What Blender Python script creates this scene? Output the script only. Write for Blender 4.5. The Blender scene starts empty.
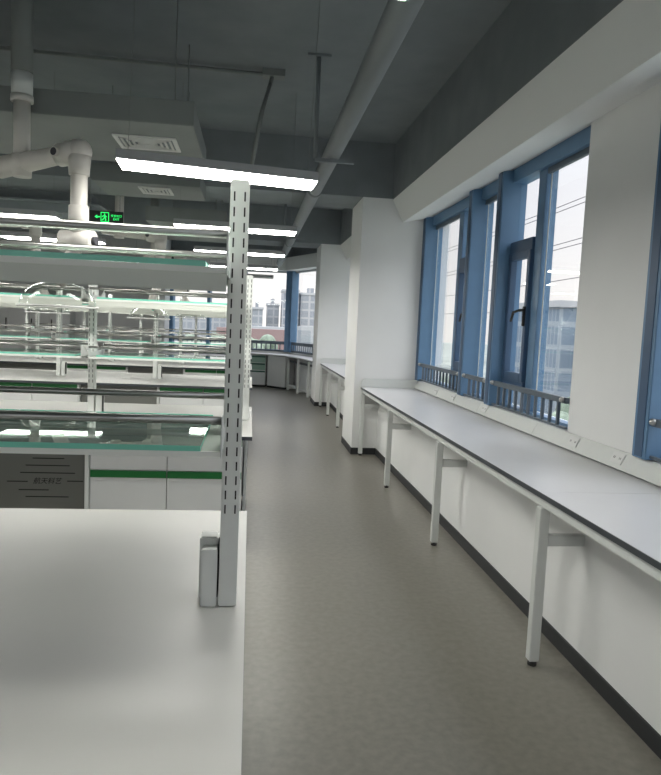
import bpy, bmesh, math, random
from mathutils import Vector, Matrix

random.seed(7)
S = bpy.context.scene
COL = S.collection

# ---------------------------------------------------------------- camera
R = [[0.9920, 0.0340, 0.1210], [-0.1170, -0.0960, 0.9880], [0.0450, -0.9950, -0.0910]]
def cam_rows(vx=251.0, vy=322.5, roll=0.045, f=669.0):
    y = Vector((vx - 330.5, vy - 387.5, f)).normalized()
    n = y.cross(Vector((1, roll, 0))).normalized()
    if n.y > 0: n = -n
    x = y.cross(n).normalized()
    if x.x < 0: x = -x
    return [x, y, n]
rows = cam_rows()
def c2w(c): return Vector([r.dot(Vector(c)) for r in rows])
cd = bpy.data.cameras.new('camera')
cam = bpy.data.objects.new('camera', cd); COL.objects.link(cam)
rt, up, bk = c2w((1, 0, 0)), c2w((0, -1, 0)), c2w((0, 0, -1))
M = Matrix(((rt.x, up.x, bk.x, 0), (rt.y, up.y, bk.y, 0), (rt.z, up.z, bk.z, 1.63), (0, 0, 0, 1)))
cam.matrix_world = M
cd.sensor_fit = 'HORIZONTAL'; cd.sensor_width = 36; cd.lens = 36 * 669.0 / 661.0
cd.clip_start = 0.05; cd.clip_end = 2000
S.camera = cam

# ---------------------------------------------------------------- sky, exposure
W = bpy.data.worlds.new('overcast_sky'); S.world = W; W.use_nodes = True
nt = W.node_tree; nt.nodes.clear()
wo = nt.nodes.new('ShaderNodeOutputWorld'); wb = nt.nodes.new('ShaderNodeBackground')
tc = nt.nodes.new('ShaderNodeTexCoord'); sx = nt.nodes.new('ShaderNodeSeparateXYZ'); cr = nt.nodes.new('ShaderNodeValToRGB')
cr.color_ramp.elements[0].position = 0.0; cr.color_ramp.elements[0].color = (0.93, 0.88, 0.85, 1)
cr.color_ramp.elements[1].position = 0.30; cr.color_ramp.elements[1].color = (0.80, 0.81, 0.88, 1)
nt.links.new(tc.outputs['Generated'], sx.inputs[0]); nt.links.new(sx.outputs['Z'], cr.inputs[0])
nt.links.new(cr.outputs[0], wb.inputs[0]); nt.links.new(wb.outputs[0], wo.inputs[0])
# an overcast sky is brighter overhead than at the horizon
mr = nt.nodes.new('ShaderNodeMapRange'); mr.interpolation_type = 'SMOOTHSTEP'
mr.inputs['From Min'].default_value = 0.30; mr.inputs['From Max'].default_value = 0.75; mr.inputs['To Min'].default_value = 0.76; mr.inputs['To Max'].default_value = 3.0
nt.links.new(sx.outputs['Z'], mr.inputs['Value']); nt.links.new(mr.outputs[0], wb.inputs[1])
S.view_settings.view_transform = 'Standard'; S.view_settings.look = 'None'
S.view_settings.exposure = 0.78; S.view_settings.gamma = 1.0
S.view_settings.use_curve_mapping = False
LAMP_STRENGTH = 17.0

# ---------------------------------------------------------------- materials
def new_mat(name):
    m = bpy.data.materials.new(name); m.use_nodes = True
    return m, m.node_tree, m.node_tree.nodes['Principled BSDF']
def mat(name, c, rough=0.5, metal=0.0, noise=0.0, nscale=8.0, bump=0.0, bscale=60.0, spec=0.5, stretch=None):
    m, t, p = new_mat(name)
    p.inputs['Base Color'].default_value = (*c, 1); p.inputs['Roughness'].default_value = rough
    p.inputs['Metallic'].default_value = metal; p.inputs['Specular IOR Level'].default_value = spec
    co = t.nodes.new('ShaderNodeTexCoord'); mp = t.nodes.new('ShaderNodeMapping')
    if stretch: mp.inputs['Scale'].default_value = stretch
    t.links.new(co.outputs['Object'], mp.inputs[0])
    if noise > 0:
        n = t.nodes.new('ShaderNodeTexNoise'); n.inputs['Scale'].default_value = nscale; n.inputs['Detail'].default_value = 5
        r = t.nodes.new('ShaderNodeValToRGB')
        r.color_ramp.elements[0].position = 0.3; r.color_ramp.elements[1].position = 0.7
        r.color_ramp.elements[0].color = tuple(x * (1 - noise) for x in c) + (1,)
        r.color_ramp.elements[1].color = tuple(min(1, x * (1 + noise)) for x in c) + (1,)
        t.links.new(mp.outputs[0], n.inputs['Vector']); t.links.new(n.outputs['Fac'], r.inputs[0]); t.links.new(r.outputs[0], p.inputs['Base Color'])
    if bump > 0:
        n = t.nodes.new('ShaderNodeTexNoise'); n.inputs['Scale'].default_value = bscale; n.inputs['Detail'].default_value = 3
        b = t.nodes.new('ShaderNodeBump'); b.inputs['Strength'].default_value = bump; b.inputs['Distance'].default_value = 0.01
        t.links.new(mp.outputs[0], n.inputs['Vector']); t.links.new(n.outputs['Fac'], b.inputs['Height']); t.links.new(b.outputs[0], p.inputs['Normal'])
    return m
def glassy(name, tint, ior=1.45, rough=0.0):
    m, t, p = new_mat(name); t.nodes.remove(p)
    out = t.nodes['Material Output']
    tr = t.nodes.new('ShaderNodeBsdfTransparent'); tr.inputs[0].default_value = (*tint, 1)
    gl = t.nodes.new('ShaderNodeBsdfGlossy'); gl.inputs['Roughness'].default_value = rough; gl.inputs[0].default_value = (0.95, 1, 0.98, 1)
    f0 = ((ior - 1) / (ior + 1)) ** 2
    lw = t.nodes.new('ShaderNodeLayerWeight'); lw.inputs[0].default_value = 0.5
    pw = t.nodes.new('ShaderNodeMath'); pw.operation = 'POWER'; pw.inputs[1].default_value = 5.0
    ma = t.nodes.new('ShaderNodeMath'); ma.operation = 'MULTIPLY_ADD'; ma.inputs[1].default_value = 1 - f0; ma.inputs[2].default_value = f0
    t.links.new(lw.outputs['Facing'], pw.inputs[0]); t.links.new(pw.outputs[0], ma.inputs[0])
    mx = t.nodes.new('ShaderNodeMixShader')
    t.links.new(ma.outputs[0], mx.inputs[0]); t.links.new(tr.outputs[0], mx.inputs[1]); t.links.new(gl.outputs[0], mx.inputs[2])
    t.links.new(mx.outputs[0], out.inputs[0])
    return m
def emit(name, c, s):
    m, t, p = new_mat(name)
    p.inputs['Base Color'].default_value = (*c, 1); p.inputs['Emission Color'].default_value = (*c, 1); p.inputs['Emission Strength'].default_value = s
    return m

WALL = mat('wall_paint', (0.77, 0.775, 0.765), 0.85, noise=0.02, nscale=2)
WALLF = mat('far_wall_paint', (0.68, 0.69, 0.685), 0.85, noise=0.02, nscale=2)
FASCIA = mat('fascia_paint', (0.74, 0.75, 0.73), 0.85)
DARK = mat('dark_ceiling_paint', (0.20, 0.222, 0.235), 0.8, noise=0.08, nscale=3)
DARKL = mat('grey_duct_paint', (0.20, 0.215, 0.21), 0.7, noise=0.05, nscale=3)
PIPEG = mat('grey_pipe_paint', (0.20, 0.22, 0.23), 0.6)
BASEB = mat('black_baseboard', (0.022, 0.024, 0.026), 0.5)
FLOOR = mat('vinyl_floor', (0.190, 0.180, 0.153), 0.31, noise=0.11, nscale=26.0, bump=0.07, bscale=7.0)
BLUE = mat('blue_window_frame', (0.105, 0.205, 0.335), 0.42, noise=0.05, nscale=6)  # frame blue lifted, with window haze mixed into the colour
BLUED = mat('deep_blue_frame', (0.04, 0.085, 0.16), 0.45)
RAILM = mat('dark_railing', (0.085, 0.11, 0.135), 0.45)
TOPW = mat('white_worktop', (0.46, 0.46, 0.435), 0.42, noise=0.02, nscale=3)
TOPR = mat('window_bench_top', (0.62, 0.62, 0.62), 0.30, noise=0.02, nscale=3)
EDGE = mat('dark_worktop_edge', (0.045, 0.052, 0.06), 0.4)
POWDER = mat('white_powder_coat', (0.62, 0.64, 0.62), 0.5, noise=0.015, nscale=20)
POST = mat('grey_powder_coat', (0.78, 0.80, 0.765), 0.5, noise=0.015, nscale=20)
SLOT = mat('slot_shadow_gap', (0.02, 0.02, 0.02), 0.9)
TRAY = mat('shelf_tray_grey', (0.36, 0.41, 0.37), 0.85, spec=0.15)
CABW = mat('cabinet_white', (0.72, 0.73, 0.72), 0.45, noise=0.015, nscale=5)
GREEN = mat('green_handle', (0.004, 0.15, 0.028), 0.4)
GREENP = mat('green_handle_pale', (0.03, 0.10, 0.07), 0.4)
PGREEN = mat('pale_green_drawer', (0.28, 0.42, 0.33), 0.45)
PANELG = mat('grey_perforated_panel', (0.15, 0.155, 0.14), 0.5)
INK = mat('black_cutout', (0.01, 0.01, 0.01), 0.8)
LIP = mat('pale_tray_lip', (0.88, 0.90, 0.84), 0.5)
VAL = mat('shelf_valance_grey', (0.70, 0.73, 0.66), 0.6)
PLATE2 = mat('pale_faceplate', (0.66, 0.67, 0.66), 0.5)
STEEL = mat('brushed_rail', (0.42, 0.42, 0.40), 0.28, metal=0.9)
GEDGE = mat('green_glass_edge', (0.22, 0.68, 0.52), 0.25)
GLSH = glassy('shelf_glass', (0.965, 0.995, 0.98), 1.5)
PANE = glassy('window_glass', (0.97, 0.98, 0.98), 1.25)
DOME = glassy('clear_acrylic', (0.88, 0.89, 0.88), 1.42, 0.05)
PVC = mat('cream_plastic_pipe', (0.60, 0.58, 0.54), 0.35)
PVCD = mat('dark_pipe_hole', (0.05, 0.05, 0.06), 0.7)
RUBBER = mat('black_rubber', (0.02, 0.02, 0.02), 0.7)
LAMP = emit('lamp_diffuser', (1.0, 0.985, 0.93), LAMP_STRENGTH)
LHOUS = mat('lamp_housing', (0.35, 0.36, 0.37), 0.5)
GRILLE = mat('air_grille_white', (0.62, 0.62, 0.60), 0.5)
SIGNB = mat('sign_black', (0.012, 0.016, 0.014), 0.4)
SIGNG = emit('sign_green_light', (0.02, 0.75, 0.13), 1.1)
PLATE = mat('white_faceplate', (0.72, 0.72, 0.70), 0.35)

# ---------------------------------------------------------------- helpers
class MB:
    def __init__(s): s.bm = bmesh.new(); s.mats = []
    def mi(s, m):
        if m not in s.mats: s.mats.append(m)
        return s.mats.index(m)
    def _tag(s, faces, m):
        i = s.mi(m)
        for f in faces: f.material_index = i
    def prism(s, pts, a, b, m, bev=0.0):
        """polygon pts (3-D) extruded by vector b-a given as a (ignored) / b vector"""
        n = len(pts); ext = Vector(b)
        v0 = [s.bm.verts.new(Vector(p)) for p in pts]; v1 = [s.bm.verts.new(Vector(p) + ext) for p in pts]
        fs = [s.bm.faces.new(v0), s.bm.faces.new(v1[::-1])]
        for i in range(n): fs.append(s.bm.faces.new((v0[i], v1[i], v1[(i + 1) % n], v0[(i + 1) % n])))
        bmesh.ops.recalc_face_normals(s.bm, faces=fs)
        s._tag(fs, m)
        if bev:
            es = list({e for f in fs for e in f.edges})
            r = bmesh.ops.bevel(s.bm, geom=es, offset=bev, segments=2, affect='EDGES', clamp_overlap=True)
            s._tag(r['faces'], m)
        return fs
    def box(s, x0, x1, y0, y1, z0, z1, m, bev=0.0):
        if x0 > x1: x0, x1 = x1, x0
        if y0 > y1: y0, y1 = y1, y0
        return s.prism([(x0, y0, z0), (x1, y0, z0), (x1, y1, z0), (x0, y1, z0)], None, (0, 0, z1 - z0), m, bev)
    def cyl(s, p0, p1, r, m, seg=16, r2=None, cap=True):
        p0, p1 = Vector(p0), Vector(p1); r2 = r if r2 is None else r2
        d = (p1 - p0).normalized(); a = d.orthogonal().normalized(); b = d.cross(a)
        c0 = [s.bm.verts.new(p0 + (a * math.cos(t) + b * math.sin(t)) * r) for t in [2 * math.pi * k / seg for k in range(seg)]]
        c1 = [s.bm.verts.new(p1 + (a * math.cos(t) + b * math.sin(t)) * r2) for t in [2 * math.pi * k / seg for k in range(seg)]]
        fs = []
        for i in range(seg):
            f = s.bm.faces.new((c0[i], c0[(i + 1) % seg], c1[(i + 1) % seg], c1[i])); f.smooth = True; fs.append(f)
        if cap: fs += [s.bm.faces.new(c0[::-1]), s.bm.faces.new(c1)]
        s._tag(fs, m)
    def tube(s, pts, r, m, seg=10):
        for a, b in zip(pts, pts[1:]): s.cyl(a, b, r, m, seg)
        for p in pts[1:-1]: s.ball(p, r * 1.0, m)
    def ball(s, p, r, m, sc=(1, 1, 1), seg=16):
        t = Matrix.Translation(Vector(p)) @ Matrix.Diagonal((*sc, 1))
        g = bmesh.ops.create_uvsphere(s.bm, u_segments=seg, v_segments=max(8, seg // 2), radius=r, matrix=t)
        fs = {f for v in g['verts'] for f in v.link_faces}
        for f in fs: f.smooth = True
        s._tag(fs, m)
    def lathe(s, prof, cen, m, seg=32):
        rings = []
        for r, z in prof:
            if r < 1e-5: rings.append([s.bm.verts.new((cen[0], cen[1], cen[2] + z))])
            else: rings.append([s.bm.verts.new((cen[0] + r * math.cos(2 * math.pi * k / seg), cen[1] + r * math.sin(2 * math.pi * k / seg), cen[2] + z)) for k in range(seg)])
        fs = []
        for a, b in zip(rings, rings[1:]):
            for k in range(seg):
                q = [a[k % len(a)], a[(k + 1) % seg % len(a)], b[(k + 1) % seg % len(b)], b[k % len(b)]]
                u = []
                for v in q:
                    if v not in u: u.append(v)
                if len(u) > 2:
                    f = s.bm.faces.new(u); f.smooth = True; fs.append(f)
        s._tag(fs, m)
    def build(s, name, parent=None, loc=None):
        me = bpy.data.meshes.new(name); s.bm.to_mesh(me); s.bm.free()
        for m in s.mats: me.materials.append(m)
        o = bpy.data.objects.new(name, me); COL.objects.link(o)
        if loc is not None: o.location = loc
        if parent is not None: o.parent = parent
        return o
def tag(o, label=None, cat=None, group=None, kind=None):
    if label: o['label'] = label
    if cat: o['category'] = cat
    if group: o['group'] = group
    if kind: o['kind'] = kind
    return o
def thing(name, label, cat, loc=(0, 0, 0), group=None, rz=0):
    o = bpy.data.objects.new(name, None); COL.objects.link(o); o.location = loc; o.rotation_euler = (0, 0, rz)
    o.empty_display_size = 0.1
    return tag(o, label, cat, group)
def copy_tree(o, parent=None):
    c = o.copy(); COL.objects.link(c); c.parent = parent
    for ch in KIDS.get(o.name, [x for x in bpy.data.objects if x.parent == o]): copy_tree(ch, c)
    return c
KIDS = {}
def struct(mb, name):
    return tag(mb.build(name), kind='structure')
def sbox(name, *a, **k):
    b = MB(); b.box(*a, **k); return struct(b, name)

# ---------------------------------------------------------------- the room
XW, XG = 2.17, 2.28          # inner wall face / glass plane
CY0, CY1 = 8.42, 9.30        # first column
DY0, DY1 = 13.44, 14.31      # second column
# far facade corners
FA, FB, FC = Vector((-2.15, 18.25, 0)), Vector((1.02, 17.62, 0)), Vector((2.30, 14.31, 0))

b = MB(); b.prism([(-9.2, -6.0, -0.1), (2.6, -6.0, -0.1), (2.6, 14.31, -0.1), (1.15, 17.85, -0.1), (-2.15, 18.5, -0.1), (-9.2, 18.5, -0.1)], None, (0, 0, 0.1), FLOOR)
struct(b, 'floor')
b = MB(); b.prism([(-9.2, -6.0, 3.92), (2.6, -6.0, 3.92), (2.6, 14.31, 3.92), (1.15, 17.85, 3.92), (-2.15, 18.5, 3.92), (-9.2, 18.5, 3.92)], None, (0, 0, 0.15), DARK)
struct(b, 'ceiling')
sbox('wall_left', -9.3, -9.2, -6.0, 18.5, 0, 3.92, WALL)
b = MB(); b.box(-9.2, 2.6, -6.1, -6.0, 0, 0.5, WALL); b.box(-9.2, 2.6, -6.1, -6.0, 3.5, 3.92, WALL)
for x in (-9.2, -5.4, -1.6, 2.2): b.box(x, x + 0.4, -6.1, -6.0, 0.5, 3.5, WALL)
struct(b, 'wall_near')
for k_, x in enumerate((-8.8, -5.0, -1.2)):  # windows added behind the camera, to light the surfaces facing it
    b = MB(); b.box(x, x + 3.4, -6.08, -6.02, 0.5, 0.58, BLUE); b.box(x, x + 3.4, -6.08, -6.02, 3.42, 3.5, BLUE)
    for xx in (x, x + 1.1, x + 2.22, x + 3.32): b.box(xx, xx + 0.08, -6.08, -6.02, 0.58, 3.42, BLUE)
    added_window = struct(b, 'window_%d' % (6 + k_)); b = MB(); b.box(x + 0.08, x + 3.32, -6.053, -6.047, 0.58, 3.42, PANE); b.build('window_pane', added_window)
# parapet, piers, head wall of the right side
b = MB()
for y0, y1 in ((-6.0, CY0), (CY1, DY0)):
    b.box(1.66, 2.45, y0, y1, 0, 0.84, WALL)
    b.box(2.20, 2.45, y0, y1, 0.84, 0.985, WALL)
    b.box(XW, 2.45, y0, y1, 3.05, 3.40, WALL)
b.box(XW, 2.45, 3.44, 4.30, 0.84, 3.05, WALL)
b.box(XW, 2.45, -1.6, -0.75, 0.84, 3.05, WALL); b.box(XW, 2.45, -6.0, -5.4, 0.84, 3.05, WALL)
b.box(XW, 2.45, CY1, 9.6, 0.84, 3.05, WALL)
struct(b, 'wall_right')
b = MB()
for y0, y1 in ((-6.0, CY0), (CY1, DY0)):
    b.prism([(1.713, y0, 3.24), (1.849, y0, 2.968), (1.868, y0, 2.972), (1.868, y0, 3.24)], None, (0, y1 - y0, 0), FASCIA)
    b.prism([(1.868, y0, 2.972), (XW, y0, 3.035), (XW, y0, 3.24), (1.868, y0, 3.24)], None, (0, y1 - y0, 0), WALL)  # underside in the lighter wall colour, painting in light from the windows
struct(b, 'trim_1')
b = MB()
for y0, y1 in ((-6.0, CY0), (CY1, DY0)): b.box(1.713, 2.45, y0, y1, 3.241, 3.92, DARK)
struct(b, 'wall_right_upper')
for i, (y0, y1) in enumerate(((CY0, CY1), (DY0, DY1))):
    b = MB(); b.box(1.337, 2.46, y0, y1, 0, 3.25, WALL); b.box(1.337, 2.46, y0, y1, 3.25, 3.92, DARK)
    struct(b, 'wall_pier_%s' % ('nearer', 'farther')[i])
    b = MB(); b.box(-9.2, 1.337, y0, y1, 3.25, 3.92, DARK); struct(b, 'trim_%d' % (i + 2))
b = MB()   # black skirting
for y0, y1 in ((-6.0, CY0), (CY1, DY0)): b.box(1.648, 1.66, y0, y1, 0, 0.080, BASEB)
for y0, y1 in ((CY0, CY1), (DY0, DY1)):
    b.box(1.327, 1.337, y0 - 0.01, y1, 0, 0.085, BASEB)
    b.box(1.337, 1.648, y0 - 0.011, y0, 0, 0.085, BASEB)
struct(b, 'baseboard_right')
# back wall on the left with its end at the far windows
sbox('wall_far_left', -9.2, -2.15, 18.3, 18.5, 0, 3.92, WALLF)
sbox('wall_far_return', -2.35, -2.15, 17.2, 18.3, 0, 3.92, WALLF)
def seg_prism(b, p, q, t0, t1, z0, z1, m):
    """box following p->q, offset t0..t1 outwards (to the outside of the room)"""
    d = (q - p).normalized(); n = Vector((-d.y, d.x, 0))
    if n.y < 0: n = -n
    pts = [p + n * t0, q + n * t0, q + n * t1, p + n * t1]
    b.prism([(v.x, v.y, z0) for v in pts], None, (0, 0, z1 - z0), m)
b = MB()
for p, q in ((FA, FB), (FB, FC)):
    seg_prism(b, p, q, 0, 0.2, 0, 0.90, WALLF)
    seg_prism(b, p, q, 0, 0.2, 3.30, 3.92, DARK)
struct(b, 'wall_far')
b = MB()
for p, q in ((FA, FB), (FB, FC)): seg_prism(b, p, q, -0.25, 0.2, 3.0, 3.32, FASCIA)
struct(b, 'trim_4')

# ---------------------------------------------------------------- windows on the right
def add_window(n, y0, y1, bays, fins):
    """bays: (kind, ya, yb); fins: (ya, yb)"""
    b = MB()
    b.box(2.21, 2.34, y0, y1, 2.93, 3.045, BLUE); b.box(2.22, 2.30, y0, y1, 0.986, 1.02, BLUE)
    b.box(2.21, 2.34, y0, y0 + 0.05, 0.986, 3.045, BLUE)
    w = struct(b, 'window_%d' % n)
    for ya, yb in fins:
        f = MB(); f.box(2.12, 2.34, ya, yb, 0.99, 3.035, BLUE, 0.004); f.box(2.116, 2.122, ya + 0.03, yb - 0.03, 1.0, 3.03, BLUED); f.build('window_post', w)
    for kind, ya, yb in bays:
        if kind == 'glass':
            f = MB(); f.box(2.277, 2.283, ya, yb, 1.02, 2.93, PANE); f.build('window_pane', w)
            f = MB(); f.box(2.272, 2.276, yb - 0.035, yb - 0.02, 1.02, 2.93, POWDER)   # pale gasket
            f.box(2.25, 2.276, ya, yb, 2.885, 2.93, RAILM); f.build('gasket', w)
        elif kind == 'mullion':
            f = MB(); f.box(2.245, 2.34, ya, yb, 1.02, 2.93, BLUE, 0.004); f.build('mullion', w)
        else:
            f = MB(); f.box(2.225, 2.34, ya, yb, 2.32, 2.42, BLUED, 0.003); f.box(2.225, 2.34, ya, yb, 1.16, 1.24, BLUED, 0.003); f.build('transom', w)
            f = MB(); f.box(2.277, 2.283, ya, yb, 2.42, 2.93, PANE); f.box(2.277, 2.283, ya, yb, 1.02, 1.16, PANE); f.build('window_pane', w)
            f = MB()
            f.box(2.215, 2.27, ya + 0.005, ya + 0.06, 1.24, 2.32, BLUED, 0.004); f.box(2.215, 2.27, yb - 0.06, yb - 0.005, 1.24, 2.32, BLUED, 0.004)
            f.box(2.215, 2.27, ya + 0.06, yb - 0.06, 1.24, 1.31, BLUED, 0.003); f.box(2.215, 2.27, ya + 0.06, yb - 0.06, 2.26, 2.32, BLUED, 0.003)
            f.box(2.244, 2.250, ya + 0.06, yb - 0.06, 1.31, 2.26, PANE)
            c = f.build('casement', w)
            h = MB(); h.box(2.197, 2.215, ya + 0.015, ya + 0.045, 1.70, 1.86, RUBBER, 0.003)
            h.tube([(2.197, ya + 0.03, 1.83), (2.16, ya + 0.03, 1.825), (2.15, ya + 0.11, 1.81), (2.155, ya + 0.17, 1.74)], 0.011, RUBBER, 8)
            h.build('handle', c)
    # inner safety railing between the posts
    ends = [y0 + 0.0] + [v for f in fins for v in f] + [y1]
    ends = sorted(ends)
    spans = [(a, c) for a, c in zip(ends[::2], ends[1::2])] if fins and fins[0][0] > y0 + 0.01 else [(a, c) for a, c in zip(ends[1::2], ends[2::2])]
    for a, c in spans:
        if c - a < 0.25: continue
        f = MB(); f.box(2.135, 2.175, a, c, 1.175, 1.215, RAILM, 0.003); f.box(2.145, 2.165, a, c, 1.0, 1.015, RAILM)
        k = int((c - a) / 0.125)
        for i in range(1, k): 
            yy = a + (c - a) * i / k; f.box(2.145, 2.165, yy - 0.011, yy + 0.011, 1.015, 1.18, RAILM)
        f.ball((2.128, c - 0.03, 1.20), 0.02, STEEL, seg=12); f.ball((2.128, a + 0.03, 1.20), 0.02, STEEL, seg=12)
        f.build('safety_railing', w)
    return w
add_window(1, 4.30, CY0, [('glass', 4.35, 5.10), ('mullion', 5.10, 5.24), ('sash', 5.24, 5.70), ('glass', 5.83, 6.50),
                          ('sash', 6.63, 7.15), ('mullion', 7.15, 7.30), ('glass', 7.30, 8.28)],
           [(5.70, 5.83), (6.50, 6.63), (8.28, CY0)])
add_window(2, -0.75, 3.44, [('glass', -0.7, 0.1), ('mullion', 0.1, 0.25), ('sash', 0.25, 0.7), ('glass', 0.83, 1.5), ('sash', 1.63, 2.15), ('mullion', 2.15, 2.3), ('glass', 2.3, 3.31)],
           [(0.70, 0.83), (1.50, 1.63), (3.31, 3.44)])
add_window(9, -5.40, -1.60, [('glass', -5.35, -4.4), ('glass', -4.27, -3.0), ('glass', -2.87, -1.73)], [(-4.40, -4.27), (-3.00, -2.87), (-1.73, -1.60)])  # also added behind the camera, for more daylight
add_window(3, 9.60, DY0, [('glass', 9.65, 10.4), ('glass', 10.53, 11.6), ('glass', 11.73, 13.3)], [(10.40, 10.53), (11.60, 11.73), (13.30, DY0)])  # unseen window past the column, put in for its daylight

# windows of the far facade
def far_window(n, p, q, posts, rails=True):
    d = (q - p); L = d.length; u = d.normalized(); nn = Vector((-u.y, u.x, 0)); nn = nn if nn.y > 0 else -nn
    def bx(b, s0, s1, t0, t1, z0, z1, m):
        pts = [p + u * s0 + nn * t0, p + u * s1 + nn * t0, p + u * s1 + nn * t1, p + u * s0 + nn * t1]
        b.prism([(v.x, v.y, z0) for v in pts], None, (0, 0, z1 - z0), m)
    b = MB(); bx(b, 0, L, 0.05, 0.15, 0.90, 0.95, BLUED); bx(b, 0, L, 0.05, 0.15, 2.96, 3.0, LHOUS)
    w = struct(b, 'window_%d' % n)
    for s, wd in posts:
        f = MB(); bx(f, s - wd / 2, s + wd / 2, -0.04, 0.15, 0.90, 3.0, BLUE); f.build('window_post', w)
    cut = [0] + [s for s, _ in posts] + [L]; cut = sorted(set(cut))
    for a, c in zip(cut, cut[1:]):
        if c - a < 0.1: continue
        f = MB(); bx(f, a, c, 0.10, 0.106, 0.95, 2.96, PANE); f.build('window_pane', w)
    f = MB(); bx(f, 0, L, 0.0, 0.03, 1.09, 1.17, RAILM); bx(f, 0, L, 0.0, 0.03, 0.91, 0.94, RAILM)
    k = int(L / 0.12)
    for i in range(k + 1): bx(f, L * i / k - 0.015, L * i / k + 0.015, 0.0, 0.02, 0.93, 1.10, RAILM)
    f.build('safety_railing', w)
far_window(4, FA, FB, [(0.05, 0.1), (1.05, 0.08), (2.0, 0.08), (3.18, 0.17)])
far_window(5, FB, FC, [(0.06, 0.12), (1.9, 0.12), (3.5, 0.1)])

# ---------------------------------------------------------------- window bench (long one, then the one behind the column)
def window_bench(y0, y1, legs, seams, label, rot_end=True):
    t = thing('window_bench', label, 'bench', (1.42, y0, 0), 'long white benches under the windows')
    def P(mb, name): 
        o = mb.build(name, t); o.matrix_parent_inverse = Matrix.Translation((-1.42, -y0, 0)); return o
    cuts = [y0] + seams + [y1]
    for a, c in zip(cuts, cuts[1:]):
        m = MB(); m.box(1.422, 2.135, a + 0.0015, c - 0.0015, 0.850, 0.8745, TOPR); m.box(1.42, 2.13, a, c, 0.847, 0.872, EDGE)
        P(m, 'worktop')
    m = MB(); m.box(1.432, 1.468, y0, y1, 0.80, 0.847, POWDER, 0.003); P(m, 'apron')
    m = MB()
    # end upstand against the column
    m.prism([(1.40 + 0.02, y1 - 0.02, 0.875), (2.13, y1 - 0.02, 0.875), (2.165, y1 - 0.02, 0.985), (1.47, y1 - 0.02, 0.985), (1.43, y1 - 0.02, 0.965), (1.42, y1 - 0.02, 0.93)], None, (0, 0.018, 0), POWDER, 0.002)
    P(m, 'end_upstand')
    for yl in legs:
        m = MB(); m.box(1.418, 1.468, yl, yl + 0.05, 0.025, 0.80, POWDER, 0.003)
        m.box(1.468, 1.66, yl + 0.005, yl + 0.045, 0.61, 0.665, POWDER, 0.003)
        l = P(m, 'leg')
        f = MB(); f.cyl((1.443, yl + 0.025, 0.0), (1.443, yl + 0.025, 0.012), 0.022, RUBBER, 16); f.cyl((1.443, yl + 0.025, 0.012), (1.443, yl + 0.025, 0.03), 0.009, RUBBER, 10)
        f.build('levelling_foot', l)
    return t
window_bench(-0.55, CY0 - 0.012, [-0.4, 1.21, 3.016, 4.825, 6.63, 8.33], [1.22, 3.04], 'long white bench with dark front edge running under the near windows')
window_bench(CY1 + 0.005, DY0 - 0.012, [9.4, 10.6, 12.0, 13.34], [11.3], 'short white bench partly hidden behind the nearest white column')
# sloped cable trunking at the back of the bench
def trunk(y0, y1, label):
    m = MB()
    m.prism([(2.137, y0 + 0.002, 0.876), (2.112, y0 + 0.002, 0.888), (2.118, y0 + 0.002, 0.90), (2.160, y0 + 0.002, 0.984), (2.168, y0 + 0.002, 0.984), (2.168, y0 + 0.002, 0.876)][1:] + [(2.137, y0 + 0.002, 0.876)], None, (0, y1 - y0 - 0.004, 0), POWDER)
    o = m.build('cable_trunking'); tag(o, label, 'trunking', 'sloped trunking lengths behind the window bench')
    return o
TR = [(-0.55, 1.2, 'sloped grey cable trunking length at the nearest end of the window bench'),
      (1.2, 3.0, 'sloped grey cable trunking length below the window at the right picture edge'),
      (3.0, 4.75, 'sloped grey cable trunking length with two socket plates below the plain wall'),
      (4.75, 6.0, 'sloped grey cable trunking length below the handled casement window'),
      (6.0, 7.4, 'sloped grey cable trunking length below the middle window post'),
      (7.4, CY0 - 0.034, 'sloped grey cable trunking length next to the white column')]
for t in TR: trunk(*t)
for y0, y1 in ((CY1 + 0.005, DY0 - 0.034),): trunk(y0, y1, 'sloped grey cable trunking behind the bench past the white column')
def face_plate(y, label):
    m = MB(); n = Vector((-0.894, 0, 0.447)); 
    c = Vector((2.138, y, 0.942)); up_ = Vector((0.447, 0, 0.894))
    def q(a, bb, t): return c + Vector((0, a, 0)) + up_ * bb + n * t
    m.prism([q(-0.06, -0.033, 0), q(0.06, -0.033, 0), q(0.06, 0.033, 0), q(-0.06, 0.033, 0)], None, n * 0.006, PLATE2, 0.0015)
    for s in (-0.03, 0.03):
        m.prism([q(s - 0.008, -0.006, 0.0055), q(s - 0.004, -0.006, 0.0055), q(s - 0.004, 0.008, 0.0055), q(s - 0.008, 0.008, 0.0055)], None, n * 0.001, SLOT)
        m.prism([q(s + 0.004, -0.006, 0.0055), q(s + 0.008, -0.006, 0.0055), q(s + 0.008, 0.008, 0.0055), q(s + 0.004, 0.008, 0.0055)], None, n * 0.001, SLOT)
    tag(m.build('socket_plate'), label, 'socket', 'socket plates on the window trunking')
face_plate(4.14, 'white socket plate on trunking just right of the near window')
face_plate(3.60, 'white socket plate on trunking beside the window at the right edge')
face_plate(5.84, 'white socket plate on trunking below the first wide blue window post')
face_plate(7.45, 'white socket plate on trunking nearest the white column')
face_plate(6.8, 'white socket plate on trunking below the far narrow casement')

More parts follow.
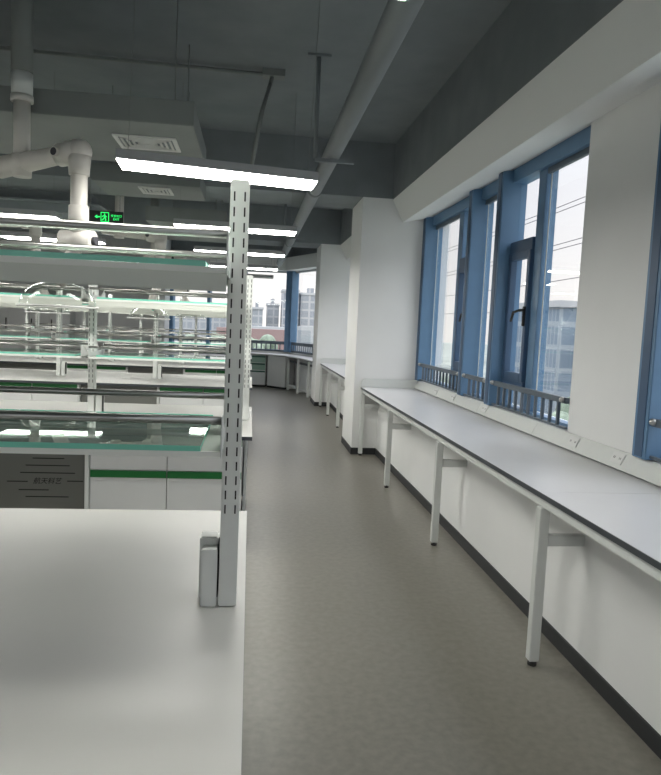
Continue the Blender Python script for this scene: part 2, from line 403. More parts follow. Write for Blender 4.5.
# ---------------------------------------------------------------- bench islands
ISL = [(0.98, 2.74), (4.56, 6.20), (8.03, 9.67), (11.10, 12.74), (14.35, 15.95)]
ORD = ['nearest', 'second', 'third', 'fourth', 'farthest']
XL = -4.85
def upright_mesh():
    m = MB(); m.box(-0.0245, 0.0245, -0.04, 0.04, 0.0015, 1.147, POST, 0.003)
    for sx_ in (-0.0135, 0.0135):
        for k in range(22):
            z = 0.262 + k * 0.0395
            m.box(sx_ - 0.002, sx_ + 0.002, -0.0405, -0.039, z, z + 0.024, SLOT)
            m.box(sx_ - 0.002, sx_ + 0.002, 0.039, 0.0405, z, z + 0.024, SLOT)
    return m
UP = None; SH = None
def make_shelf(parent, dy):
    """a tray one bay wide, origin at its right end, mid depth, tray underside"""
    m = MB(); m.box(-1.147, -0.001, -0.262, 0.262, 0.0, 0.012, TRAY); m.box(-1.147, -0.001, 0.262, 0.27, -0.001, 0.014, TRAY); m.box(-1.147, -0.001, -0.27, -0.262, -0.001, 0.0125, LIP)
    t = m.build('shelf_tray', parent)
    m = MB(); fs = m.box(-1.09, -0.05, -0.269, 0.262, 0.0127, 0.0255, GEDGE)
    g = m.mi(GLSH)
    for f in fs:
        if abs(f.normal.z) > 0.9: f.material_index = g
    m.build('glass_sheet', t)
    for s in (-1, 1):
        m = MB(); m.cyl((-1.145, s * 0.262, 0.0), (-0.002, s * 0.262, 0.0), 0.010, STEEL, 12); o = m.build('guard_rail', t); o.location = (0, 0, 0.085)
    for x in (-1.147, -0.004):
        m = MB(); m.prism([(x, -0.275, -0.002), (x, 0.275, -0.002), (x, 0.275, 0.095), (x, 0.235, 0.098), (x, 0.15, 0.045), (x, -0.15, 0.045), (x, -0.235, 0.098), (x, -0.275, 0.095)], None, (0.003, 0, 0), POWDER)
        m.build('end_bracket', t)
    return t
rack0 = None
def rack(i, yc):
    t = thing('reagent_rack', {0: 'slotted metal rack with glass shelves standing on the nearest white worktop', 1: 'glass-shelved rack on the second worktop, seen through the nearest rack',
              2: 'glass-shelved rack on the third worktop, below the second fume hood dome', 3: 'glass-shelved rack on the fourth worktop, deep behind the others', 4: 'glass-shelved rack on the farthest worktop by the far windows'}[i],
              'shelving', (IDX[i] * 0.8, yc, 0.8505), 'glass shelf racks on the lab worktops')
    n = 5
    u0 = upright_mesh().build('upright', t); u0.location = (-0.0395, 0, 0)
    for k in range(1, n):
        u = u0.copy(); COL.objects.link(u); u.parent = t; u.location = (-0.0395 - 1.195 * k, 0, 0)
    s0 = make_shelf(t, 0); s0.location = (-0.057, 0, 0.463)
    first = True
    for k in range(n - 1):
        for z in (0.463, 0.889):
            if first: first = False; continue
            s = s0.copy(); COL.objects.link(s); s.parent = t; s.location = (-0.057 - 1.195 * k, 0, z)
            if z > 0.8:
                v = MB(); v.box(-1.146, -0.002, -0.266, -0.260, -0.042, 0.0, VAL, 0.001); v.build('front_valance', s)
            for ch in list(s0.children):
                c = ch.copy(); COL.objects.link(c); c.parent = s
                if ch.name.startswith('guard_rail') and z > 0.8: c.location = (0, c.location.y, 0.088)
    return t
racks = []
def socket_box(x, yc, label):
    m = MB(); m.box(-0.0215, 0.0215, -0.05, 0.0, 0, 0.160, POST, 0.003); m.box(-0.030, 0.0215, 0.001, 0.06, 0.0, 0.180, POST, 0.005)
    m.box(0.0215, 0.0245, -0.03, 0.03, 0.02, 0.17, SLOT)
    o = m.build('socket_box'); o.location = (x, yc, 0.8505); tag(o, label, 'socket box', 'grey socket boxes beside the rack posts'); return o

IDX = [0.0, 0.025, 0.03, 0.032, 0.036]
def worktop(i, y0, y1):
    m = MB(); m.box(XL, 0.010, y0, y1, 0.824, 0.8495, EDGE); m.box(XL + 0.002, 0.008, y0 + 0.002, y1 - 0.002, 0.836, 0.8505, TOPW)
    if i == 0: m = MB(); m.box(XL, 0.010, y0, y1, 0.824, 0.8475, EDGE); m.box(XL + 0.0005, 0.0095, y0 + 0.0005, y1 - 0.0005, 0.836, 0.8505, TOPW)
    tag(m.build('island_worktop', None, (IDX[i], 0, 0)), '%s white laboratory worktop with thin dark edge, left of the aisle' % ORD[i], 'worktop', 'white island worktops')
    f = thing('bench_frame', 'white end panel and frame under the %s laboratory worktop' % ORD[i], 'bench frame', (IDX[i], y0, 0), 'frames under the island worktops')
    w = y1 - y0
    m = MB(); m.box(-0.045, -0.02, 0.64, w - 0.06, 0.0, 0.823, POWDER, 0.003); m.build('end_panel', f)
    m = MB(); m.box(XL + 0.05, -0.047, w - 0.09, w - 0.07, 0.03, 0.823, CABW); m.build('back_panel', f)
    m = MB(); m.box(XL + 0.05, -0.047, 0.66, 0.68, 0.60, 0.823, CABW); m.build('spine_panel', f)
for i, (y0, y1) in enumerate(ISL): worktop(i, y0, y1)

# cabinets: one built, the rest copied
c0 = thing('base_cabinet', '', 'cabinet', (0, 0, 0), 'white cabinets with green handle strips')
CWD = 0.507
m = MB(); m.box(-CWD, 0, 0.02, 0.55, 0.06, 0.822, CABW); m.box(-CWD + 0.02, -0.02, 0.06, 0.52, 0.0, 0.06, BASEB); m.build('body', c0)
for nm, z0, z1 in (('drawer_front', 0.592, 0.818), ('door_front', 0.075, 0.587)):
    m = MB(); m.box(-CWD + 0.001, -0.001, 0.002, 0.02, z0, z1, CABW); d = m.build(nm, c0)
    m = MB(); m.box(-CWD + 0.0015, -0.0015, -0.006, 0.003, z1 - 0.047, z1, GREEN); m.build('handle_strip', d)
KIDS = {}
def cabinet(x, y, label):
    global c0used
    if not c0used: o = c0; c0used = True
    else:
        o = c0.copy(); COL.objects.link(o)
        for ch in list(c0.children):
            c = ch.copy(); COL.objects.link(c); c.parent = o
            for g in ch.children:
                d = g.copy(); COL.objects.link(d); d.parent = c
    o.location = (x, y, 0); o['label'] = label; return o
c0used = False
knee = None
def knee_panel(x0, x1, y, label, writing=False):
    m = MB(); m.box(x0, x1, 0, 0.012, 0.06, 0.822, PANELG)
    for dx in (x0, x1 - 0.025): m.box(dx, dx + 0.025, -0.06, 0.0, 0.0, 0.822, POWDER)
    t = m.build('kneehole_panel'); t.location = (0, y, 0)
    tag(t, label, 'panel', 'grey panels closing the kneeholes')
    return t
rowname = ['nearest', 'second', 'third', 'fourth', 'farthest']
for i, (y0, y1) in enumerate(ISL):
    if i == 0: continue
    y = y0 + 0.06
    xs = [-0.030, -0.030 - CWD - 0.004]
    names = ['first white green-striped cabinet from the aisle', 'second white green-striped cabinet from the aisle', 'third white green-striped cabinet from the aisle, past the kneehole',
             'fourth white green-striped cabinet from the aisle', 'fifth white green-striped cabinet from the aisle']
    xs += [-1.99, -1.99 - CWD - 0.004, -4.00]
    for x, nme in zip(xs, names): cabinet(x, y, '%s, under the %s worktop' % (nme, rowname[i]))
    knee_panel(-1.985, -1.052, y + 0.03, 'grey kneehole panel %s under the %s worktop' % ('with black slots and writing' if i == 1 else 'next to the second cabinet', rowname[i]))
    knee_panel(-3.995, -3.03, y + 0.03, 'grey kneehole panel farther left under the %s worktop' % rowname[i])
# cut slots and characters of the panel seen below the shelf
PY = 4.62 + 0.03
kp = [o for o in bpy.data.objects if o.name.startswith('kneehole_panel')][0]
m = MB()
for x0, x1, z in ((-1.43, -1.225, 0.655), (-1.475, -1.19, 0.606), (-1.51, -1.155, 0.555), (-1.595, -1.462, 0.494), (-1.205, -1.10, 0.500), (-1.52, -1.325, 0.437), (-1.475, -1.195, 0.390)):
    m.box(x0, x1, -0.0015, 0.001, z - 0.003, z + 0.003, INK)
o = m.build('vent_slots', kp)
def text_part(s, size, mtl, name, parent, loc, ext=0.0008, rot=(math.pi / 2, 0, 0), shear=0):
    cu = bpy.data.curves.new(name, 'FONT'); cu.body = s; cu.size = size; cu.extrude = ext; cu.align_x = 'CENTER'; cu.align_y = 'CENTER'; cu.shear = shear
    tmp = bpy.data.objects.new(name, cu); COL.objects.link(tmp)
    bpy.context.view_layer.update()
    me = bpy.data.meshes.new_from_object(tmp); bpy.data.objects.remove(tmp)
    me.materials.clear(); me.materials.append(mtl)
    o = bpy.data.objects.new(name, me); COL.objects.link(o); o.parent = parent; o.location = loc; o.rotation_euler = rot
    return o
text_part('航天科艺', 0.046, INK, 'lettering', kp, (-1.335, -0.001, 0.497), shear=0.25)

for i, (y0, y1) in enumerate(ISL):
    yc = (y0 + y1) / 2 if i else 1.83
    racks.append(rack(i, yc))
    tot = (1,) if i == 0 else (1, 2, 3)
    for k in range(0, 4):
        if i == 0 and k > 0: continue
        nm = ('at the aisle end', 'at the second post from the aisle', 'at the third post from the aisle', 'at the fourth post from the aisle')[k]
        if i == 0: socket_box(-0.091, yc + 0.01, 'slim grey socket box beside the slotted post on the nearest worktop')
        else: socket_box(IDX[i] * 0.8 - 0.091 - 1.195 * k + (0.110 if k else 0), yc + 0.01, 'small pale socket box %s of the %s worktop' % (nm, ORD[i]))

# ---------------------------------------------------------------- ceiling services
m = MB(); m.cyl((0.66, -5.9, 3.14), (0.66, 17.0, 3.14), 0.075, PIPEG, 24)
for y in (7.6, 12.6): m.cyl((0.66, y, 3.14), (0.66, y + 0.12, 3.14), 0.083, PIPEG, 24)
pipe = m.build('ceiling_pipe'); tag(pipe, 'long grey round pipe running along the ceiling above the aisle', 'pipe')
for y in (1.5, 5.9, 11.2):
    m = MB(); m.cyl((0.50, y, 3.06), (0.50, y, 3.9), 0.018, DARK, 8); m.box(0.40, 0.60, y - 0.03, y + 0.03, 3.9, 3.919, DARK)
    m.box(0.50, 0.84, y - 0.02, y + 0.02, 3.035, 3.062, DARK)
    m.build('hanger', pipe)
m = MB(); m.tube([(-2.6, 6.28, 3.88), (0.12, 6.36, 3.88), (0.10, 6.3, 3.78), (0.03, 5.7, 3.35), (-0.05, 5.9, 2.9)], 0.018, DARKL, 8); m.box(0.03, 0.23, 6.30, 6.42, 3.86, 3.919, DARKL)
tag(m.build('ceiling_conduit'), 'thin grey conduit crossing the dark ceiling and bending down', 'conduit')

def ac_box(x0, x1, y0, y1, z0, z1, label):
    t = thing('ceiling_duct_box', label, 'duct', (x0, y0, z0), 'flat duct boxes under the ceiling')
    m = MB(); m.box(0, x1 - x0, 0, y1 - y0, 0.0, z1 - z0, DARKL, 0.005); m.build('duct_casing', t)
    for xx in (0.15, x1 - x0 - 0.15):
        for yy in (0.2, y1 - y0 - 0.2):
            m = MB(); m.cyl((xx, yy, z1 - z0), (xx, yy, 3.92 - z0), 0.005, DARKL, 6); m.build('hanger_rod', t)
    return t
a = ac_box(-3.6, -0.44, 4.86, 6.15, 2.965, 3.13, 'flat grey duct box carrying the white grille above the nearest lamp')
b_ = ac_box(-1.45, -0.38, 9.35, 11.4, 2.93, 3.12, 'flat grey duct box above the third worktop, behind the nearest beam')
def diffuser(x0, x1, y0, y1, z, label):
    t = thing('air_grille', label, 'air vent', (x0, y0, z), 'square air grilles under the ducts')
    w, d = x1 - x0, y1 - y0
    m = MB(); m.box(0, w, 0, 0.03, -0.012, -0.001, GRILLE); m.box(0, w, d - 0.03, d, -0.012, -0.001, GRILLE); m.box(0, 0.03, 0.03, d - 0.03, -0.012, -0.001, GRILLE); m.box(w - 0.03, w, 0.03, d - 0.03, -0.012, -0.001, GRILLE)
    m.build('frame', t)
    m = MB(); m.box(0.03, w - 0.03, 0.03, d - 0.03, -0.003, -0.001, PIPEG)
    k = 4
    for j in range(k):
        s = 0.045 + 0.038 * j
        if s > d / 2 - 0.02: break
        for (xa, xb, ya, yb) in ((s, w - s, s, s + 0.014), (s, w - s, d - s - 0.014, d - s), (s, s + 0.014, s, d - s), (w - s - 0.014, w - s, s, d - s)):
            m.box(xa, xb, ya, yb, -0.014, -0.002, GRILLE)
    m.build('louvres', t)
diffuser(-1.06, -0.60, 5.22, 5.60, 2.965, 'white louvred air grille directly above the nearest lamp')
b2_ = ac_box(-1.6, -0.55, 6.95, 7.75, 2.95, 3.12, 'small grey duct box behind the nearest lamp')
diffuser(-1.18, -0.86, 7.10, 7.45, 2.95, 'small grey air grille farther back, behind the nearest lamp')
m = MB(); m.box(-5.2, -2.05, 9.35, 10.9, 2.98, 3.24, DARK, 0.12)
tag(m.build('ceiling_duct'), 'dark rounded duct under the ceiling behind the nearest fume arm', 'duct')

# ---------------------------------------------------------------- lamps
WL = 1.372
def make_lamp():
    t = thing('panel_lamp', '', 'lamp', (0, 0, 2.545), 'flat hanging panel lamps')
    m = MB(); m.box(-0.60, 0.60, -0.14, 0.14, 0.002, 0.055, LHOUS, 0.003); m.build('housing', t)
    m = MB(); m.box(-0.595, 0.595, -0.135, 0.135, -0.006, 0.0015, LAMP); m.build('diffuser', t)
    for sx_ in (-0.55, 0.55):
        m = MB(); m.cyl((sx_, 0, 0.055), (sx_, 0, WL), 0.0016, DARKL, 6); m.build('suspension_wire', t)
    return t
l0 = make_lamp()
rowl = [(1.80, 'at the top edge of the picture'), (4.28, 'tilted, just above the nearest slotted post'), (6.88, 'behind the nearest lamp'), (9.2, 'above the third worktop'), (11.6, 'before the far windows'), (13.8, 'over the farthest worktop')]
cols = [(-0.18, 'hanging panel lamp of the aisle row'), (-2.48, 'panel lamp of the second row from the aisle'), (-4.8, 'panel lamp of the third row from the aisle')]
used = False
for ci, (x, cn) in enumerate(cols):
    for ri, (y, rn) in enumerate(rowl):
        if ci > 0 and ri == 0: continue
        if ci > 0 and ri == 3: y = 8.85
        if ci > 0: rn = ('', 'before the second worktop', 'behind the second worktop', 'over the third worktop', 'over the fourth worktop', 'over the farthest worktop')[ri]
        if not used: o = l0; used = True
        else:
            o = l0.copy(); COL.objects.link(o)
            for ch in list(l0.children):
                c = ch.copy(); COL.objects.link(c); c.parent = o
                if ci == 0 and ri == 5 and ch.name.startswith('diffuser'): c.data = c.data.copy(); c.data.materials[0] = GRILLE   # this one is switched off
        o.location = (x, y, 2.545); o['label'] = 'white %s, %s' % (cn, rn)
        if ci == 0 and ri == 1: o.rotation_euler = (0, math.radians(1.7), math.radians(3.0)); o.location = (-0.225, 4.30, 2.530)
        if ci == 0 and ri == 2: o.rotation_euler = (0, 0, math.radians(1.0))
        if ci == 0 and ri == 0: o.location = (-0.20, 1.78, 2.545)

# ---------------------------------------------------------------- fume arms with clear hoods
def fume_arm(base, zlow, elbow, drop_z, hood, labels, sl):
    t = thing('fume_extraction_arm', labels, 'fume arm', (base[0], base[1], zlow), 'jointed fume extraction arms')
    o0 = Vector((base[0], base[1], zlow)); L = lambda p: Vector(p) - o0
    m = MB(); m.cyl(L((base[0], base[1], sl[1])), L((base[0], base[1], 3.918)), 0.068, DARKL, 20); m.build('ceiling_riser', t)
    m = MB(); m.cyl(L((base[0], base[1], sl[0] + 0.04)), L((base[0], base[1], sl[1])), 0.066, POWDER, 24); m.cyl(L((base[0], base[1], sl[0])), L((base[0], base[1], sl[0] + 0.04)), 0.070, PVC, 24)
    m.build('sleeve', t)
    m = MB(); m.cyl(L((base[0], base[1], zlow)), L((base[0], base[1], sl[0])), 0.052, PVC, 24); m.build('drop_pipe', t)
    e = Vector(elbow); j = Vector((base[0], base[1], zlow - 0.03))
    d = (e - j); d.normalize(); side = Vector((d.y, -d.x, 0)).normalized()
    if side.y > 0: side = -side
    m = MB(); m.ball(L(j), 0.078, PVC, (1, 1, 0.85), 20); m.cyl(L(j - Vector((0, 0, 0.09))), L(j + Vector((0, 0, 0.05))), 0.06, PVC, 20, 0.068)
    k = m.build('lower_joint', t)
    m = MB(); m.cyl(L(j - d * 0.20), L(e), 0.072, PVC, 24, 0.052); m.build('upper_arm', t)
    m = MB(); m.ball(L(e), 0.078, PVC, (1, 1, 1), 24); m.cyl(L(e - d * 0.16), L(e), 0.072, PVC, 24, 0.078); m.cyl(L(e), L(e - Vector((0, 0, 0.15))), 0.074, PVC, 24, 0.062)
    m.cyl(L(e - d * 0.13 + side * 0.06), L(e - d * 0.13 + side * 0.086), 0.032, PVC, 20); m.cyl(L(e - d * 0.13 + side * 0.084), L(e - d * 0.13 + side * 0.088), 0.024, PVCD, 20)
    m.build('elbow_joint', t)
    f = Vector((elbow[0], elbow[1], drop_z))
    m = MB(); m.cyl(L(e - Vector((0, 0, 0.12))), L(f), 0.052, PVC, 24); m.cyl(L(f + Vector((0, 0, 0.08))), L(f + Vector((0, 0, 0.22))), 0.062, PVC, 24); m.build('forearm', t)
    m = MB(); ax = Vector((1, -0.25, 0.0)).normalized(); m.cyl(L(f - ax * 0.11), L(f + ax * 0.10), 0.070, PVC, 24); m.cyl(L(f - ax * 0.112), L(f - ax * 0.108), 0.05, PVCD, 20); m.cyl(L(f + ax * 0.10), L(f + ax * 0.125), 0.03, PVCD, 14)
    m.build('wrist_joint', t)
    h = Vector(hood)
    m = MB(); m.cyl(L(f), L(h + Vector((0, 0, 0.14))), 0.046, PVC, 24, 0.042); m.build('hood_neck', t)
    # clear dome
    m = MB(); R0 = 0.235; prof = [(0.05, 0.150)]
    for q in range(1, 9):
        a = math.radians(q * 90 / 8); prof.append((0.05 + (R0 - 0.05) * math.sin(a), 0.150 * math.cos(a)))
    m.lathe(prof, L(h), DOME, 40)
    dm = m.build('clear_hood', t)
    m = MB(); m.lathe([(R0 - 0.004, -0.008), (R0 + 0.014, -0.008), (R0 + 0.014, 0.004), (R0 - 0.004, 0.004), (R0 - 0.004, -0.008)], L(h), PLATE, 40)
    m.build('rim', dm)
    return t
fume_arm((-1.537, 4.75), 2.64, (-1.115, 4.52, 2.66), 2.10, (-1.245, 4.55, 1.680), 'cream jointed fume arm with clear dome, nearest, over the second worktop', (3.00, 3.18))
fume_arm((-1.597, 8.36), 2.68, (-1.09, 8.20, 2.58), 2.08, (-1.215, 8.25, 1.625), 'cream jointed fume arm right of the green exit sign, over the third worktop', (3.10, 3.24))
fume_arm((-3.22, 8.36), 2.70, (-2.50, 8.20, 2.66), 2.12, (-2.36, 8.2, 1.64), 'cream jointed fume arm at the left edge over the third worktop', (3.10, 3.24))
fume_arm((-1.65, 11.6), 2.72, (-1.15, 11.32, 2.6), 2.12, (-1.0, 11.34, 1.66), 'cream jointed fume arm over the fourth worktop, nearer the aisle', (3.10, 3.24))

# ---------------------------------------------------------------- exit sign
t = thing('exit_sign', 'hanging black exit sign with glowing green running figure and arrow', 'sign', (-1.664, 7.9, 2.66))
m = MB(); m.box(-0.20, 0.20, -0.012, 0.012, 0, 0.14, SIGNB, 0.002); m.build('sign_board', t)
m = MB(); y = -0.0135
def flat(pts): m.prism([(p[0], y, p[1]) for p in pts], None, (0, 0.0012, 0), SIGNG)
for a in ((-0.045, 0.045, 0.02, 0.027), (-0.045, 0.045, 0.118, 0.125), (-0.045, -0.038, 0.027, 0.118), (0.038, 0.045, 0.027, 0.118)): m.box(a[0], a[1], y, y + 0.0012, a[2], a[3], SIGNG)
flat([(-0.012, 0.104), (-0.002, 0.112), (0.006, 0.103), (-0.002, 0.094)])
flat([(-0.006, 0.094), (0.010, 0.088), (0.006, 0.062), (-0.008, 0.064)])
flat([(-0.008, 0.066), (0.0, 0.066), (-0.012, 0.046), (-0.03, 0.034), (-0.033, 0.042), (-0.018, 0.052)])
flat([(0.0, 0.066), (0.008, 0.064), (0.016, 0.050), (0.012, 0.03), (0.004, 0.03), (0.006, 0.048)])
flat([(-0.006, 0.092), (-0.026, 0.084), (-0.030, 0.072), (-0.024, 0.070), (-0.018, 0.078), (-0.006, 0.084)])
flat([(0.010, 0.088), (0.026, 0.074), (0.022, 0.070), (0.008, 0.08)])
flat([(-0.055, 0.078), (-0.085, 0.078), (-0.085, 0.066), (-0.055, 0.066)]); flat([(-0.083, 0.092), (-0.110, 0.072), (-0.083, 0.052)])
m.build('pictogram', t)
text_part('安全出口', 0.030, SIGNG, 'lettering', t, (0.125, -0.0135, 0.088))
text_part('EXIT', 0.034, SIGNG, 'lettering', t, (0.125, -0.0135, 0.052))
for sx_ in (-0.16, 0.16):
    m = MB(); m.cyl((sx_, 0, 0.14), (sx_, 0, 1.258), 0.003, DARKL, 6); m.build('suspension_rod', t)

# ---------------------------------------------------------------- far corner: faceted counter, drawer cabinets, tall cabinets
def off(p, q, t):
    d = (q - p).normalized(); n = Vector((-d.y, d.x, 0)); n = n if n.y > 0 else -n
    return p - n * t, q - n * t
t = thing('curved_counter', 'white faceted counter following the far windows', 'counter', (0.3, 17.0, 0))
T0 = Vector((0.3, 17.0, 0))
a0, a1 = off(FA, FB, 0.65); b0, b1 = off(FB, FC, 0.65)
# corner intersection of the two inner lines
def isect(p, q, r, s):
    d1, d2 = q - p, s - r; k = ((r.x - p.x) * d2.y - (r.y - p.y) * d2.x) / (d1.x * d2.y - d1.y * d2.x); return p + d1 * k
ci = isect(a0, a1, b0, b1); bend0 = ci + (a0 - ci).normalized() * 0.35; bend1 = ci + (b1 - ci).normalized() * 0.35
endp = b0 + (b1 - b0) * 0.99
bend0 = Vector((0.42, 17.10, 0)); bend1 = Vector((0.86, 16.62, 0))
lis = [Vector((-2.0, 17.55, 0)), bend0, bend1, Vector((1.12, 15.9, 0)), Vector((1.27, 15.2, 0)), Vector((1.40, DY1 + 0.02, 0))]
outer = [Vector((2.25, DY1 + 0.02, 0)), FB - Vector((0.02, 0.04, 0)), FA + Vector((0.14, -0.04, 0))]
pts = lis + outer
m = MB(); m.prism([(p.x - T0.x, p.y - T0.y, 0.825) for p in pts], None, (0, 0, 0.027), TOPR); m.prism([(p.x - T0.x, p.y - T0.y, 0.815) for p in pts], None, (0, 0, 0.010), EDGE)
m.build('worktop', t)
# back panel and knee frames under segment two
def seg_local(m, p, q, s0, s1, t0, t1, z0, z1, mt):
    u = (q - p).normalized(); n = Vector((-u.y, u.x, 0)); n = n if n.y > 0 else -n
    P = [p + u * s0 + n * t0, p + u * s1 + n * t0, p + u * s1 + n * t1, p + u * s0 + n * t1]
    m.prism([(v.x - T0.x, v.y - T0.y, z0) for v in P], None, (0, 0, z1 - z0), mt)
L2 = (Vector((1.40, DY1 + 0.02, 0)) - bend1).length
q2 = Vector((1.40, DY1 + 0.02, 0))
m = MB(); seg_local(m, bend1, q2, 0.05, L2, 0.28, 0.30, 0.03, 0.815, CABW); m.build('back_panel', t)
for s in (0.05, 0.85, 1.65):
    m = MB(); seg_local(m, bend1, q2, s, s + 0.05, 0.06, 0.11, 0.0, 0.815, POWDER); seg_local(m, bend1, q2, s, s + 0.05, 0.11, 0.28, 0.03, 0.08, POWDER); m.build('leg', t)
m = MB(); seg_local(m, bend1, q2, 0.08, L2, 0.10, 0.13, 0.70, 0.75, EDGE); seg_local(m, bend1, q2, 0.08, L2, 0.10, 0.13, 0.10, 0.15, POWDER); m.build('stretcher', t)
# drawer cabinets under segment one
def drawer_unit(p, q, s0, s1, label, plain=False):
    tt = thing('drawer_cabinet', label, 'cabinet', (T0.x, T0.y, 0), 'drawer cabinets under the far counter')
    m = MB(); seg_local(m, p, q, s0, s1, 0.06, 0.55, 0.05, 0.813, CABW); seg_local(m, p, q, s0 + 0.02, s1 - 0.02, 0.1, 0.5, 0.0, 0.05, BASEB); m.build('body', tt)
    if not plain:
        for z0, z1 in ((0.62, 0.80), (0.43, 0.61), (0.07, 0.42)):
            m = MB(); seg_local(m, p, q, s0 + 0.01, s1 - 0.01, 0.042, 0.06, z0, z1, PGREEN if z0 > 0.3 else CABW); d = m.build('drawer_front', tt)
            m = MB(); seg_local(m, p, q, s0 + 0.01, s1 - 0.01, 0.03, 0.043, z1 - 0.045, z1 - 0.005, GREENP); m.build('handle_strip', d)
L1 = (bend0 - lis[0]).length
drawer_unit(lis[0], bend0, L1 - 0.52, L1 - 0.02, 'pale drawer cabinet with three green strips at the far counter bend')
drawer_unit(lis[0], bend0, L1 - 1.10, L1 - 0.60, 'pale drawer cabinet under the far counter, left of the bend')
tt = tag(MB().build('x') if False else thing('corner_cabinet', 'plain white angled cabinet under the far counter bend', 'cabinet', (T0.x, T0.y, 0)))
m = MB(); 
ub = (bend1 - bend0).normalized(); nb = Vector((-ub.y, ub.x, 0)); nb = nb if nb.y > 0 else -nb
Pq = [bend0 + nb * 0.05, bend0 + (bend1 - bend0) * 0.98 + nb * 0.05, bend0 + (bend1 - bend0) * 0.9 + nb * 0.42, bend0 + nb * 0.45]
m.prism([(v.x - T0.x, v.y - T0.y, 0.05) for v in Pq], None, (0, 0, 0.763), CABW); m.build('body', tt)
m = MB(); m.prism([(v.x - T0.x, v.y - T0.y + 0.03, 0.0) for v in Pq], None, (0, 0, 0.05), BASEB); m.build('plinth', tt)

for i, (x0, x1, hs, lb) in enumerate(((-6.55, -5.57, 1, 'tall grey cabinet at the back wall, left of a pair'), (-5.55, -4.57, 0, 'tall grey cabinet at the back wall, right of a pair'))):
    t = thing('tall_cabinet', lb, 'cabinet', (x0, 17.75, 0), 'tall cabinets along the back wall')
    w = x1 - x0
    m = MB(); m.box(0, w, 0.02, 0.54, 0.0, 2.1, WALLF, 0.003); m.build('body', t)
    for k in (0, 1):
        m = MB(); m.box(k * w / 2 + 0.003, (k + 1) * w / 2 - 0.003, 0.0, 0.02, 0.06, 2.08, WALLF); d = m.build('door', t)
        hx = w / 2 + (0.05 if k else -0.05) if i == 0 else (w / 2 + (0.05 if k else -0.05))
        hx = (w - 0.05) if (i == 0 and k == 1) else (0.05 if (i == 1 and k == 0) else hx)
        h = MB(); h.box(hx - 0.012, hx + 0.012, -0.03, 0.0, 1.22, 1.48, RUBBER, 0.003); h.build('handle', d)

# ---------------------------------------------------------------- outside
GRASS = mat('outdoor_ground', (0.24, 0.26, 0.23), 0.95, noise=0.35, nscale=0.06)
m = MB(); m.box(-700, 900, -400, 900, -14.2, -14.0, GRASS); g = m.build('ground_outside'); tag(g, kind='structure')
def facade(name, c1, c2, cols, rows_):
    mt, tt_, p = new_mat(name)
    co = tt_.nodes.new('ShaderNodeTexCoord'); br = tt_.nodes.new('ShaderNodeTexBrick')
    mp = tt_.nodes.new('ShaderNodeMapping'); mp.inputs['Scale'].default_value = (cols, 1, rows_)
    sp = tt_.nodes.new('ShaderNodeSeparateXYZ'); ad = tt_.nodes.new('ShaderNodeMath'); ad.operation = 'ADD'; cb = tt_.nodes.new('ShaderNodeCombineXYZ')
    tt_.links.new(co.outputs['Object'], mp.inputs[0]); tt_.links.new(mp.outputs[0], sp.inputs[0])
    tt_.links.new(sp.outputs['X'], ad.inputs[0]); tt_.links.new(sp.outputs['Y'], ad.inputs[1]); tt_.links.new(ad.outputs[0], cb.inputs['X']); tt_.links.new(sp.outputs['Z'], cb.inputs['Y'])
    tt_.links.new(cb.outputs[0], br.inputs['Vector'])
    br.inputs['Color1'].default_value = (*c1, 1); br.inputs['Color2'].default_value = (*[x * 0.92 for x in c1], 1); br.inputs['Mortar'].default_value = (*c2, 1)
    br.inputs['Scale'].default_value = 1; br.inputs['Mortar Size'].default_value = 0.12; br.inputs['Brick Width'].default_value = 1.0; br.inputs['Row Height'].default_value = 1.0; br.offset = 0
    tt_.links.new(br.outputs[0], p.inputs['Base Color']); p.inputs['Roughness'].default_value = 0.8
    return mt
FAC1 = facade('hazy_tower_facade', (0.24, 0.26, 0.29), (0.38, 0.38, 0.39), 0.30, 0.33)  # both tower facades washed out, distance haze mixed into their colours
FAC2 = facade('grey_tower_facade', (0.27, 0.29, 0.31), (0.36, 0.37, 0.38), 0.4, 0.33)
ROOFW = mat('white_shed_roof', (0.40, 0.41, 0.42), 0.7); REDW = mat('red_wall_outdoor', (0.30, 0.21, 0.20), 0.9); GLB = facade('blue_glass_facade', (0.17, 0.22, 0.28), (0.28, 0.32, 0.36), 0.25, 0.35)
def building(x0, x1, y0, y1, z1, mt, label, cat='building', z0=-14.0, roof=True, nm='building'):
    t = thing(nm, label, cat, (x0, y0, z0), None)
    m = MB(); m.box(0, x1 - x0, 0, y1 - y0, 0, z1 - z0, mt); m.build('facade', t)
    if roof:
        m = MB(); m.box(-0.3, x1 - x0 + 0.3, -0.3, y1 - y0 + 0.3, z1 - z0, z1 - z0 + 0.8, ROOFW); m.box((x1 - x0) * 0.3, (x1 - x0) * 0.6, 1, 5, z1 - z0 + 0.8, z1 - z0 + 2.6, mt); m.build('roof', t)
    return t
building(11.3, 17.2, 250, 262, 13.6, FAC1, 'pale tall tower block seen left through the far window post')
building(18.3, 26.5, 253, 268, 12.9, FAC1, 'pale tall tower block seen right of the far window post')
building(5.9, 10.4, 256, 268, 8.4, FAC2, 'mid height grey block left of the tower through the far window')
building(0.2, 4.2, 250, 262, 6.6, FAC2, 'low grey block nearest the rack posts through the far window')
building(-32, -9, 262, 280, 4.6, FAC2, 'wide grey block seen through the nearest rack shelves')
building(-1, 17, 205, 218, 0.6, ROOFW, 'long white shed roof in front of the tower blocks', roof=False, nm='shed')
building(-8, 16, 160, 165, 0.2, REDW, 'low reddish wall in front of the white shed', roof=False, nm='shed')
building(6.7, 12.5, 100, 108, 1.4, FAC2, 'grey hall seen low through the right far pane', roof=False, nm='shed')
building(37.2, 60, 78, 96, 5.2, GLB, 'bluish glass building seen through the near big window pane')
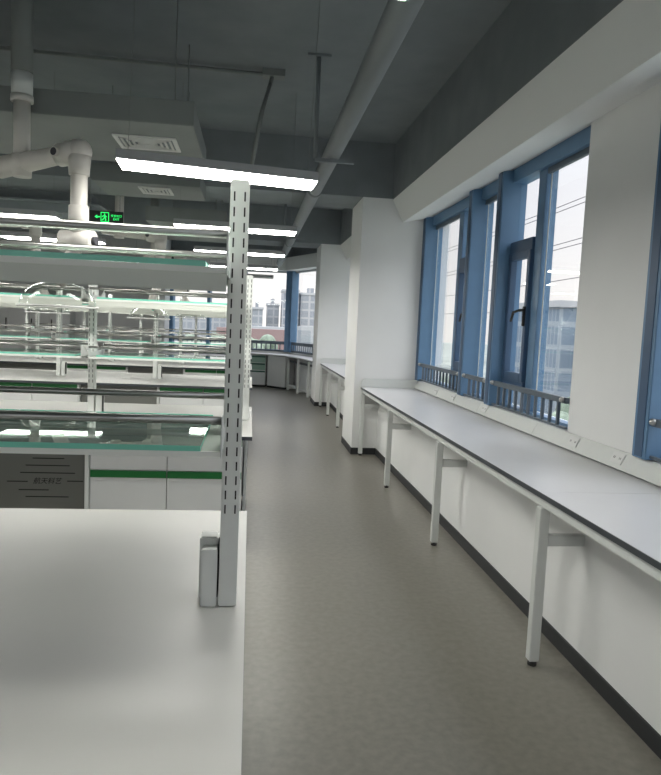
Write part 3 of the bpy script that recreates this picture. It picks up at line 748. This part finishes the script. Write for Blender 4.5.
building(41.5, 70, 71, 77, 4.2, ROOFW, 'white canopy roof beside the bluish glass building', z0=3.4, roof=False, nm='canopy')
LEAF = mat('foliage', (0.20, 0.25, 0.19), 0.95, noise=0.3, nscale=1.5)
BARK = mat('bark', (0.15, 0.12, 0.10), 0.9)
def make_tree():
    t = thing('tree', '', 'tree', (0, 0, -14), 'leafy trees outside')
    m = MB(); rr = random.Random(3)
    for _ in range(26):
        m.ball((rr.uniform(-2.2, 2.2), rr.uniform(-2.2, 2.2), 5 + rr.uniform(-2, 3.4)), rr.uniform(0.9, 1.7), LEAF, seg=8)
    m.build('crown', t)
    m = MB(); m.cyl((0, 0, 0), (0, 0, 5), 0.3, BARK, 8, 0.18); m.build('trunk', t)
    return t
tr0 = make_tree(); first = True
spots = [(22, 48), (29, 54), (34, 63), (26, 66), (18, 62), (41, 70), (17, 78), (49, 66), (24, 86), (32, 92), (-20, 140), (-9, 138), (2, 141), (13, 138), (24, 141)]
for k, (x, y) in enumerate(spots):
    if first: o = tr0; first = False
    else:
        o = tr0.copy(); COL.objects.link(o)
        for ch in list(tr0.children): c = ch.copy(); COL.objects.link(c); c.parent = o
    o.location = (x, y, -14); o.rotation_euler = (0, 0, k * 1.3); o.scale = ((0.9 + 0.08 * (k % 3)) if k < 10 else 1.38,) * 3
    o['label'] = 'leafy green tree outside the right-hand windows' if k < 10 else 'leafy green tree low outside the far windows'
    o['group'] = 'trees beyond the right windows' if k < 10 else 'trees beyond the far windows'
WIRE = mat('overhead_wire', (0.12, 0.12, 0.13), 0.6)
for k, z in enumerate((16.7, 15.6, 12.3, 11.9, 9.2, 8.8, 6.2, 3.9)):
    m = MB(); pts = []
    for j in range(9):
        yy = 10 + j * 15; pts.append((25, yy, z + 0.00025 * (yy - 70) ** 2 - 0.08))
    m.tube(pts, 0.032, WIRE, 6)
    tag(m.build('overhead_wire'), 'thin overhead power wire outside the near windows, %s' % ('topmost', 'second from top', 'upper one of the second pair', 'lower one of the second pair', 'upper one of the third pair', 'lower one of the third pair', 'second from bottom', 'bottom')[k], 'wire', 'overhead wires outside')
